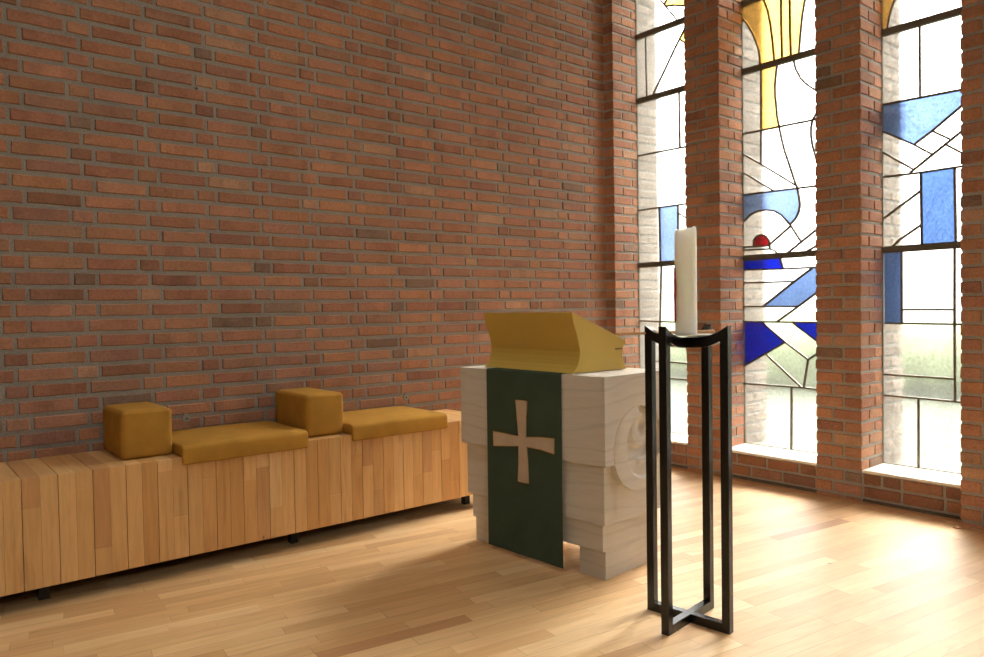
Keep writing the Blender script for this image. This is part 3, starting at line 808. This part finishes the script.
v = [(CT, -relief(0, 0), CZ)]
for i in range(1, NR + 1):
    for k in range(NA):
        a = 2 * PI * k / NA; x, y = i / NR * math.cos(a), i / NR * math.sin(a)
        v.append((CT + x * (CR - .0005), -relief(x, y), CZ + y * (CR - .0005)))
f = [(0, 1 + k, 1 + (k + 1) % NA) for k in range(NA)]
for i in range(NR - 1):
    for k in range(NA):
        a = 1 + i * NA; b = a + NA; f.append((a + k, b + k, b + (k + 1) % NA, a + (k + 1) % NA))
o0 = 1 + (NR - 1) * NA; m0 = len(v)
for k in range(NA):
    p = v[o0 + k]; v.append((p[0], .0, p[2]))
for k in range(NA): f.append((o0 + k, m0 + k, m0 + (k + 1) % NA, o0 + (k + 1) % NA))
f.append(tuple(range(m0, m0 + NA)))
mb.add(v, f, (1.3, 2.2, 4.1), 0, True)
rd = mb.build('carved_roundel', M['ash'], pul)
md = rd.modifiers.new('edge', 'EDGE_SPLIT'); md.split_angle = math.radians(55)

# ---------------------------------------------------------------- green hanging with the cross
def onpul(x, y, z): 
    c, s = math.cos(PZ), math.sin(PZ); return (PO[0] + x * c - y * s, PO[1] + x * s + y * c, z)
cl = tag(empty('pulpit_fall', onpul(-.05, .442, .903), PZ), 'dark green cloth with a pale cross hanging down the front of the white pulpit', 'cloth')
lo = Vector((-.05, .442, .903))
mb = MB()
path = [(.20, .9045)] + [(-.045, .9045), (-.0515, .9035), (-.0545, .9005), (-.0555, .895)] + [(-.0555 - .0015 * (1 - z / .9), z) for z in [.85 - i * .0593 for i in range(15)]]
NY = 16; ya, yb = .196, .688
v = []
for side in (0, 1):
    for i, (x, z) in enumerate(path):
        for k in range(NY + 1):
            y = ya + (yb - ya) * k / NY
            if i > 4:
                y += .010 * ((.895 - z) / .9) * (k / NY - .45) * 0
                wv = .0022 * math.sin(k * .9 + z * 3) * max(0, (.85 - z) / .85)
            else: wv = 0
            nx, nz = (0, 1) if i < 2 else ((-.5, .85) if i == 2 else (-.85, .5) if i == 3 else (-1, 0))
            d = .0018 if side == 0 else 0
            zz = z + (.006 * (k / NY) if i == len(path) - 1 else 0)
            v.append((x + nx * d - wv - lo.x, y - lo.y, zz + nz * d - lo.z))
npth = len(path); S = npth * (NY + 1)
f = []
for i in range(npth - 1):
    for k in range(NY):
        a = i * (NY + 1) + k; q = (a, a + 1, a + NY + 2, a + NY + 1)
        f.append(q); f.append(tuple(S + t for t in reversed(q)))
for i in range(npth - 1):
    for k in (0, NY):
        a = i * (NY + 1) + k; f.append((a, a + NY + 1, S + a + NY + 1, S + a))
for k in range(NY):
    for i in (0, npth - 1):
        a = i * (NY + 1) + k; f.append((a, a + 1, S + a + 1, S + a))
mb.add(v, f, smooth=False)
mb.build('cloth', M['green'], cl)
CRS = [(-.481, .765), (-.443, .766), (-.405, .765), (-.413, .68), (-.4155, .595), (-.328, .604), (-.238, .608), (-.2385, .572), (-.239, .537), (-.323, .547), (-.411, .548), (-.404, .463), (-.399, .375), (-.437, .374), (-.475, .375), (-.467, .459), (-.466, .546), (-.547, .536), (-.639, .526), (-.640, .562), (-.641, .599), (-.553, .596), (-.466, .594), (-.473, .679)]
fc = lambda a, b, d: (-.0605 + d - lo.x, -a - lo.y, b - lo.z)
mb = MB(); mb.prism(CRS, fc, -.0020, .002)
cross = mb.build('cross', M['cream'], cl)
mb = MB(); mb.tube([fc(a, b, -.0018) for a, b in CRS + CRS[:1]], .0019, 6, caps=False)
e = mb.build('gold_edging', M['gold_cord'], cross)

# ---------------------------------------------------------------- ochre book stand on the pulpit
BZ = math.radians(-.6)
bs = tag(empty('book_rest', onpul(-.030, .151, .9066), BZ), 'ochre yellow sloping book rest with curved sides on top of the white pulpit', 'book rest')
prof = [(.001, 0), (.018, .015), (.034, .034), (.040, .049), (.047, .072), (.050, .094), (.047, .116), (.041, .142), (.035, .163), (.026, .188), (.015, .217), (.008, .240), (.002, .271)]
back = [(.362, .132), (.351, .117), (.344, .102), (.338, .088), (.336, .078), (.337, .060), (.342, .042), (.351, .022), (.365, 0)]
BL = .637
mb = MB(); TH = .006
def sheet(mb, pts, th, y0, y1, flip):
    inn = [(x + (th if not flip else -th), z) for x, z in pts]
    mb.prism(pts + inn[::-1], lambda a, b, d: (a, d, b), y0, y1)
sheet(mb, prof, TH, 0, BL, False); mb.build('front_panel', M['gold'], bs)
mb = MB(); sheet(mb, back, TH, 0, BL, True); mb.build('back_panel', M['gold'], bs)
ins = [(x + TH + .0003, z) for x, z in prof] + [(x - TH - .0003, z) for x, z in back]
ins[len(prof) - 1] = (prof[-1][0] + TH + .0003, prof[-1][1] - .0022); ins[len(prof)] = (back[0][0] - TH - .0003, back[0][1] + .0023)
for ya, yb in ((.0008, .0068), (BL - .0068, BL - .0008)):
    mb = MB(); mb.prism(ins, lambda a, b, d: (a, d, b), ya, yb); sp = mb.build('side_panel', M['gold'], bs)
    if ya < .1:
        mb = MB(); mb.box(.288, .3365, -.0016, .0005, .0945, .1015); mb.build('slot', M['gold_dark'], sp)
mb = MB(); mb.prism([(.0025, .2712), (.3625, .1322), (.3625, .1365), (.0025, .2758)], lambda a, b, d: (a, d, b), -.0006, BL + .0006)
tp = mb.build('sloping_top', M['gold'], bs); bevel(tp, .001, 2)

# ---------------------------------------------------------------- black candle stand; local x = into the room's depth
SO = (-2.160, -2.3222, 0); SZ = math.radians(6.7)
st = tag(empty('candle_stand', SO, SZ), 'tall black four-legged candle stand with curved top in front of the pulpit', 'candle stand')
K = .0155; OUT = .1735; INN = OUT - 2 * K; HT = 1.129; ZA = 1.0835
def arc_top(r): return ZA + (HT - ZA) * (abs(r) / OUT) ** 3.0
def arc_bot(r): return 1.0445 + (1.071 - 1.0445) * (abs(r) / INN) ** 3.2
for ax in (0, 1):
    for sg in (1, -1):
        pr = [(sg * INN, 0), (sg * OUT, 0), (sg * OUT, HT), (sg * INN, arc_top(INN))]
        fn = (lambda a, b, d: (a, d, b)) if ax == 0 else (lambda a, b, d: (d, a, b))
        mb = MB(); mb.prism(pr, fn, -K, K); bevel(mb.build('leg', M['black'], st), .0012, 2)
    d = .0003 * ax
    mb = MB(); fn = (lambda a, b, q: (a, q, b)) if ax == 0 else (lambda a, b, q: (q, a, b))
    mb.prism([(-INN, 0.0), (INN, 0.0), (INN, .034 - d), (-INN, .034 - d)], fn, -K + d, K - d)
    bevel(mb.build('base_bar', M['black'], st), .001, 2)
    N = 24
    top = [(-INN + 2 * INN * i / N, arc_top(-INN + 2 * INN * i / N) - d) for i in range(N + 1)]
    bot = [(INN - 2 * INN * i / N, arc_bot(INN - 2 * INN * i / N) + d) for i in range(N + 1)]
    mb = MB(); mb.prism(top + bot, fn, -K + d, K - d); bevel(mb.build('curved_bar', M['black'], st), .001, 2, 50)
mb = MB(); NP = 48; RP = .096
zp = arc_top(RP * .98) + .0008
mb.prism([(RP * math.cos(2 * PI * k / NP), RP * math.sin(2 * PI * k / NP)) for k in range(NP)], lambda a, b, d: (a, b, d), zp, zp + .004)
bevel(mb.build('drip_plate', M['plate'], st), .001, 2)

cd = tag(empty('candle', (SO[0], SO[1], zp + .0046), 0), 'thick tall cream candle with red wax relief standing on the black stand', 'candle')
mb = MB(); NC = 48; R = .0405; HC = 1.492 - zp - .0046
rings = [(R - .003, 0, 0), (R, .004, 0), (R, .05, 0), (R * .998, .15, 0), (R, .25, 0), (R * 1.002, .33, 0), (R, HC - .012, .3), (R - .002, HC - .003, 1), (R - .005, HC, 1), (R - .009, HC - .004, .8), (R - .014, HC - .014, .3), (.012, HC - .020, 0), (.001, HC - .021, 0)]
v = []
for r, z, q in rings:
    for k in range(NC):
        a = 2 * PI * k / NC
        dz = q * (.007 * sst(.35, .75, math.cos(a + .70)) - .004 * sst(.0, 1, math.cos(a - 2.3)) + .0012 * math.sin(3 * a))
        rr = r * (1 - (.035 * q * sst(.7, 1, math.cos(a - 2.6))))
        v.append((rr * math.cos(a), rr * math.sin(a), z + dz))
f = [(i * NC + k, i * NC + (k + 1) % NC, (i + 1) * NC + (k + 1) % NC, (i + 1) * NC + k) for i in range(len(rings) - 1) for k in range(NC)]
f += [tuple(range(NC))[::-1], tuple(range((len(rings) - 1) * NC, len(rings) * NC))]
mb.add(v, f, smooth=True)
mb.build('wax_body', M['wax'], cd)
mb = MB(); mb.tube([(0, 0, HC - .024), (.001, 0, HC - .014), (.003, .001, HC - .004)], .0014, 8); mb.build('wick', M['wick'], cd)
# red relief on the side turned to the left
A0 = math.radians(149)
def patch(name, a0, a1, pts, mt, th=.0035):
    """strip of wax wrapped on the candle: pts = (z, half width factor)"""
    mb = MB(); n = 10; v = []; m_ = len(pts)
    for rr in (R - .0008, R + th):
        for z, wf in pts:
            for k in range(n + 1):
                a = A0 + (a0 + a1) / 2 + (a1 - a0) / 2 * wf * (2 * k / n - 1)
                v.append((rr * math.cos(a), rr * math.sin(a), z))
    S = m_ * (n + 1); f = []
    for i in range(m_ - 1):
        for k in range(n):
            a = i * (n + 1) + k; q = (a, a + 1, a + n + 2, a + n + 1); f.append(tuple(S + t for t in q)); f.append(tuple(reversed(q)))
    for i in range(m_ - 1):
        for k in (0, n):
            a = i * (n + 1) + k; f.append((a, a + n + 1, S + a + n + 1, S + a))
    for k in range(n):
        for i in (0, m_ - 1):
            a = i * (n + 1) + k; f.append((a, a + 1, S + a + 1, S + a))
    mb.add(v, f, smooth=True); return mb.build(name, mt, cd)
patch('red_relief', -.38, .16, [(.045, .2), (.052, .7), (.075, .75), (.10, .6), (.13, .62), (.15, .95), (.175, 1.0), (.20, .9), (.215, .6), (.235, .7), (.252, .2)], M['red_wax'])
patch('orange_relief', -.52, -.1, [(.128, .2), (.135, .9), (.15, 1), (.158, .3)], M['orange_wax'], .0042)

# bamboo stick lying across the stand
def onst(x, y, z):
    c, s = math.cos(SZ), math.sin(SZ); return (SO[0] + x * c - y * s, SO[1] + x * s + y * c, z)
p0 = Vector(onst(-.060, .285, 1.0945)); p1 = Vector(onst(.090, -.070, zp + .004 + .0072))
o = empty('wooden_stick', tuple((p0 + p1) / 2))
tag(o, 'thin bamboo stick lying across the top of the black candle stand', 'stick')
mid = (p0 + p1) / 2
pts = [p0.lerp(p1, q) - mid for q in (0, .02, .2, .21, .215, .22, .55, .75, .98, 1)]
mb = MB(); mb.tube(pts, [.0028, .0040, .0046, .0052, .0055, .0050, .0062, .0066, .0068, .005], 12); mb.build('shaft', M['stick'], o)

# ---------------------------------------------------------------- outside
mb = MB(); mb.box(.62, 60, -40, 40, -.5, -.25)
tag(mb.build('lawn', M['grass']), 'pale green lawn outside the stained glass windows', 'lawn', kind='stuff')
mb = MB()
rh = random.Random(9)
for i in range(44):
    y = -14 + i * .5; x = 8.2 + rh.uniform(-.4, .4); r = rh.uniform(.55, .8)
    bm = bmesh.new(); bmesh.ops.create_icosphere(bm, subdivisions=3, radius=r)
    for q in bm.verts:
        q.co += q.normal * noise.noise(q.co * 4 + Vector((i, 0, 0))) * .22
        q.co.z *= 1.05
    mb.add([(q.co.x + x, q.co.y + y, max(q.co.z + .25, -.249)) for q in bm.verts], [tuple(p.index for p in fc_.verts) for fc_ in bm.faces], smooth=True); bm.free()
tag(mb.build('hedge', M['hedge'], recalc=False), 'row of green bushes outside behind the stained glass windows', 'hedge', kind='stuff')

# ---------------------------------------------------------------- light: overcast sky, brighter overhead
W = bpy.data.worlds.new('overcast_sky'); bpy.context.scene.world = W; W.use_nodes = True
nt = W.node_tree; nt.nodes.clear()
tc = nt.nodes.new('ShaderNodeTexCoord'); sx = nt.nodes.new('ShaderNodeSeparateXYZ'); rp_ = nt.nodes.new('ShaderNodeValToRGB')
bg = nt.nodes.new('ShaderNodeBackground'); wo = nt.nodes.new('ShaderNodeOutputWorld')
nt.links.new(tc.outputs['Generated'], sx.inputs[0]); nt.links.new(sx.outputs[2], rp_.inputs[0])
nt.links.new(rp_.outputs[0], bg.inputs[0]); nt.links.new(bg.outputs[0], wo.inputs[0])
el = rp_.color_ramp.elements
SKY = [(0.0, .20), (.06, .30), (.30, .62), (1.0, 1.0)]
while len(el) < len(SKY): el.new(.5)
for e_, (p, c) in zip(el, SKY): e_.position = p; e_.color = (c * .985, c * .985, c * .98, 1)
bg.inputs[1].default_value = 23.0
sun = bpy.data.lights.new('sun', 'SUN'); sun.energy = 32.0; sun.angle = math.radians(25); sun.color = (1.0, .975, .94)
so = bpy.data.objects.new('sun', sun); C.objects.link(so)
so.rotation_euler = Vector((-1.0, -.17, -1.22)).to_track_quat('-Z', 'Y').to_euler(); so.location = (12, 1, 12)
def portal(name, loc, rot, sx_, sy_):
    L = bpy.data.lights.new(name, 'AREA'); L.shape = 'RECTANGLE'; L.size = sx_; L.size_y = sy_
    L.cycles.is_portal = True
    o = bpy.data.objects.new(name, L); C.objects.link(o); o.location = loc; o.rotation_euler = rot
for y0, y1 in OPEN: portal('window_portal', (XO + .02, (y0 + y1) / 2, (ZH + .2) / 2), (0, PI / 2, 0), ZH - .2, y1 - y0)
portal('window_portal', ((FW[0] + FW[1]) / 2, -8.25, (FW[2] + FW[3]) / 2), (PI / 2, 0, 0), FW[1] - FW[0], FW[3] - FW[2])
portal('window_portal', (-9.25, (BW[0] + BW[1]) / 2, (BW[2] + BW[3]) / 2), (0, -PI / 2, 0), FW[3] - FW[2], BW[1] - BW[0])

portal('window_portal', ((SK[0] + SK[1]) / 2, (SK[2] + SK[3]) / 2, ZT + SK[4] + .02), (0, 0, 0), SK[1] - SK[0], SK[3] - SK[2])
# ---------------------------------------------------------------- camera
cam = bpy.data.cameras.new('camera'); co = bpy.data.objects.new('camera', cam); C.objects.link(co)
cam.sensor_width = 36; cam.lens = 742.459 / 984 * 36; cam.clip_start = .05
r = Vector((.77176068, -.63571996, -.01567127)); u = Vector((.02841601, .00985682, .99954758)); fw_ = Vector((.63527788, .77185684, -.02567173))
co.matrix_world = Matrix(((r.x, u.x, -fw_.x, -4.51134), (r.y, u.y, -fw_.y, -4.02320), (r.z, u.z, -fw_.z, 1.2), (0, 0, 0, 1)))
S_ = bpy.context.scene
S_.camera = co
S_.view_settings.view_transform = 'Standard'; S_.view_settings.look = 'None'; S_.view_settings.gamma = 1; S_.view_settings.use_curve_mapping = False
S_.view_settings.exposure = 0.14
